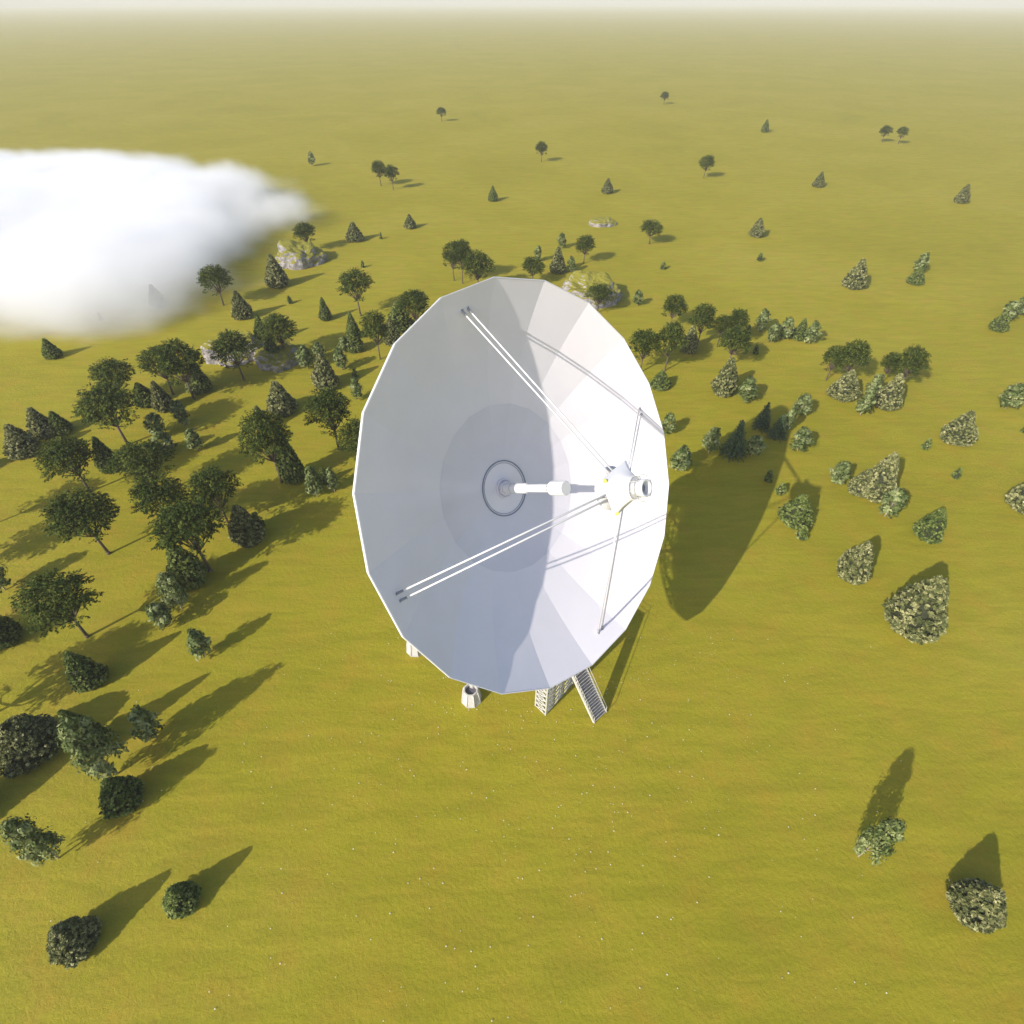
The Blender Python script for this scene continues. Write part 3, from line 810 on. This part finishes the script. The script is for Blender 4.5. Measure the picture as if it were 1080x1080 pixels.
for i, (k, x, y, h, wd, lab) in enumerate(TREES):
    nm, cat, grp = KIND[k]
    key = 'Bbig' if 'biggest' in lab else k
    if k == 'P' and h > 6.6: key = 'Pbig'
    var = PROTO[key][prng.randrange(len(PROTO[key]))]
    o = empty(nm, (x, y, 0)); tag(o, lab, cat, grp)
    sx = wd/var[2]; sz = h/var[1]
    o.scale = (sx*prng.uniform(.95, 1.05), sx*prng.uniform(.95, 1.05), sz); o.rotation_euler = (0, 0, prng.uniform(0, 2*PI))
    for pn, me in var[0]:
        c = bpy.data.objects.new('stem' if (pn == 'trunk' and k in 'BGT') else pn, me); COL.objects.link(c); c.parent = o

# ------------------------------------------------------------------ boulders
def boulder(loc, sx, sy, sz, seed, label, rot=0.0):
    rng.seed(seed); off = V(seed*3.7, seed*1.3, 0)
    mb = MB(); nu, nv = 72, 30
    for j in range(nv+1):
        ph_ = PI/2*j/nv
        for i in range(nu):
            th_ = 2*PI*i/nu
            d = V(math.cos(th_)*math.cos(ph_), math.sin(th_)*math.cos(ph_), math.sin(ph_))
            n1 = noise.fractal(d*1.6 + off, 1.0, 2.0, 5); n2 = noise.noise(d*4.0 + off)
            r = 1 + 0.20*n1 + 0.07*n2
            zz = (max(0, d.z)**0.62)*(0.9 + 0.16*noise.noise(d*1.3+off))   # flat-topped with steep sides
            mb.v.append((d.x**1*sx*r, d.y*sy*r, sz*zz*r - 0.3))
    for j in range(nv):
        for i in range(nu):
            i2 = (i+1) % nu; mb.face((j*nu+i, j*nu+i2, (j+1)*nu+i2, (j+1)*nu+i), 0.5, False)
    o = mb.build('boulder', M['rock']); o.location = loc; o.rotation_euler = (0, 0, rot)
    tag(o, label, 'boulder', 'boulders topped with moss')
boulder((-65.5, 182, 0), 7.5, 7.0, 6.0, 3, 'mossy boulder at the right end of the fog bank, trees beside it', 0.3)
boulder((-62.5, 119, 0), 6.6, 4.8, 5.4, 5, 'pale grey boulder with broadleaf trees in front, left of the dish', 0.2)
boulder((-52.5, 117, 0), 4.6, 5.8, 4.0, 8, 'dark low rock in shade beside the pale grey boulder', 0.5)
boulder((21.3, 153, 0), 7.2, 8.0, 6.2, 9, 'round moss-topped boulder just beyond the dish upper right rim', 1.0)
boulder((32.5, 221, 0), 5.0, 4.0, 2.6, 12, 'farthest pale boulder straight above the moss-topped one by the rim', 0.0)

# ------------------------------------------------------------------ white meadow flowers
rng.seed(77)
fm = MB()
for i in range(480):
    x = rng.gauss(4, 19); y = 6 + 38*rng.random()**0.8
    if abs(x) > 45: continue
    s = rng.uniform(0.03, 0.075); z = rng.uniform(0.05, 0.12); k = len(fm.v)
    for q in range(6):
        fm.v.append((x + s*math.cos(q*PI/3), y + s*math.sin(q*PI/3), z))
    fm.v.append((x, y, z + s*0.6)); 
    for q in range(6): fm.face((k+q, k+(q+1) % 6, k+6))
tag(fm.build('meadow_flowers', paint('white_petals', (0.7, 0.7, 0.5), rough=0.8)), 'sparse white flowers dotting the grass below the dish', 'flowers', kind='stuff')

# ------------------------------------------------------------------ low fog bank (upper left) and the haze
def box_obj(name, lo, hi, mat):
    mb = MB(); lo, hi = Vector(lo), Vector(hi); c = (lo+hi)/2; h = (hi-lo)/2
    mb.box(c, V(h.x,0,0), V(0,h.y,0), V(0,0,h.z)); return mb.build(name, mat)
def fog_mat():
    m, nt, out = new_mat('fog_volume'); L = nt.links
    g = N(nt, 'ShaderNodeNewGeometry'); p = g.outputs['Position']
    n1 = N(nt, 'ShaderNodeTexNoise', Scale=0.021, Detail=4.0, Roughness=0.5); L.new(p, n1.inputs['Vector'])
    # ellipsoidal falloff round the bank's middle
    mp = N(nt, 'ShaderNodeMapping'); mp.vector_type = 'TEXTURE'
    mp.inputs['Location'].default_value = FOG[0]; mp.inputs['Scale'].default_value = FOG[1]; mp.inputs['Rotation'].default_value = (0, 0, FOG[2])
    sh = N(nt, 'ShaderNodeSeparateXYZ'); L.new(p, sh.inputs[0])
    sk = N(nt, 'ShaderNodeMath', operation='MULTIPLY_ADD'); sk.inputs[1].default_value = 0.38; sk.inputs[2].default_value = -0.38*206
    L.new(sh.outputs['Y'], sk.inputs[0])
    sx_ = N(nt, 'ShaderNodeMath', operation='ADD'); L.new(sh.outputs['X'], sx_.inputs[0]); L.new(sk.outputs[0], sx_.inputs[1])
    cb = N(nt, 'ShaderNodeCombineXYZ'); L.new(sx_.outputs[0], cb.inputs['X']); L.new(sh.outputs['Y'], cb.inputs['Y']); L.new(sh.outputs['Z'], cb.inputs['Z'])
    L.new(cb.outputs[0], mp.inputs['Vector'])
    sp = N(nt, 'ShaderNodeSeparateXYZ'); L.new(mp.outputs[0], sp.inputs[0])
    tot = None
    for ax in 'XYZ':
        ab = N(nt, 'ShaderNodeMath', operation='ABSOLUTE'); L.new(sp.outputs[ax], ab.inputs[0])
        pw = N(nt, 'ShaderNodeMath', operation='POWER'); pw.inputs[1].default_value = 3.6; L.new(ab.outputs[0], pw.inputs[0])
        if tot is None: tot = pw.outputs[0]
        else:
            a2 = N(nt, 'ShaderNodeMath', operation='ADD'); L.new(tot, a2.inputs[0]); L.new(pw.outputs[0], a2.inputs[1]); tot = a2.outputs[0]
    ln = N(nt, 'ShaderNodeMath', operation='POWER'); ln.inputs[1].default_value = 1/3.6; L.new(tot, ln.inputs[0])
    s = N(nt, 'ShaderNodeMath', operation='MULTIPLY_ADD'); s.inputs[1].default_value = 0.95; s.inputs[2].default_value = -0.475
    L.new(n1.outputs['Fac'], s.inputs[0])
    ad = N(nt, 'ShaderNodeMath', operation='ADD'); L.new(ln.outputs['Value'], ad.inputs[0]); L.new(s.outputs[0], ad.inputs[1])
    mr = N(nt, 'ShaderNodeMapRange', interpolation_type='SMOOTHSTEP'); mr.inputs['From Min'].default_value = 1.0; mr.inputs['From Max'].default_value = 0.70
    mr.inputs['To Min'].default_value = 0.0; mr.inputs['To Max'].default_value = FOG[3]
    L.new(ad.outputs[0], mr.inputs['Value'])
    v = N(nt, 'ShaderNodeVolumePrincipled'); v.inputs['Color'].default_value = (1.0, 0.998, 0.996, 1); v.inputs['Anisotropy'].default_value = -0.25
    L.new(mr.outputs[0], v.inputs['Density']); L.new(v.outputs[0], out.inputs['Volume'])
    return m
FOG = ((-192, 206, 0), (118, 84, 17), 0.0, 0.20)
tag(box_obj('fog_bank', (-390, 96, 0.3), (-40, 390, 36), fog_mat()), 'white low fog bank lying over the far left of the meadow', 'fog', kind='stuff')
HZ = 0.00022
m, nt, out = new_mat('haze_air'); v = N(nt, 'ShaderNodeVolumePrincipled', Density=HZ); v.inputs['Color'].default_value = (1.0, 0.985, 0.95, 1)
nt.links.new(v.outputs[0], out.inputs['Volume'])
tag(box_obj('haze', (-5100, -500, -1.0), (5100, 9700, 64.0), m), 'thin pale air haze over the whole meadow', 'haze', kind='stuff')
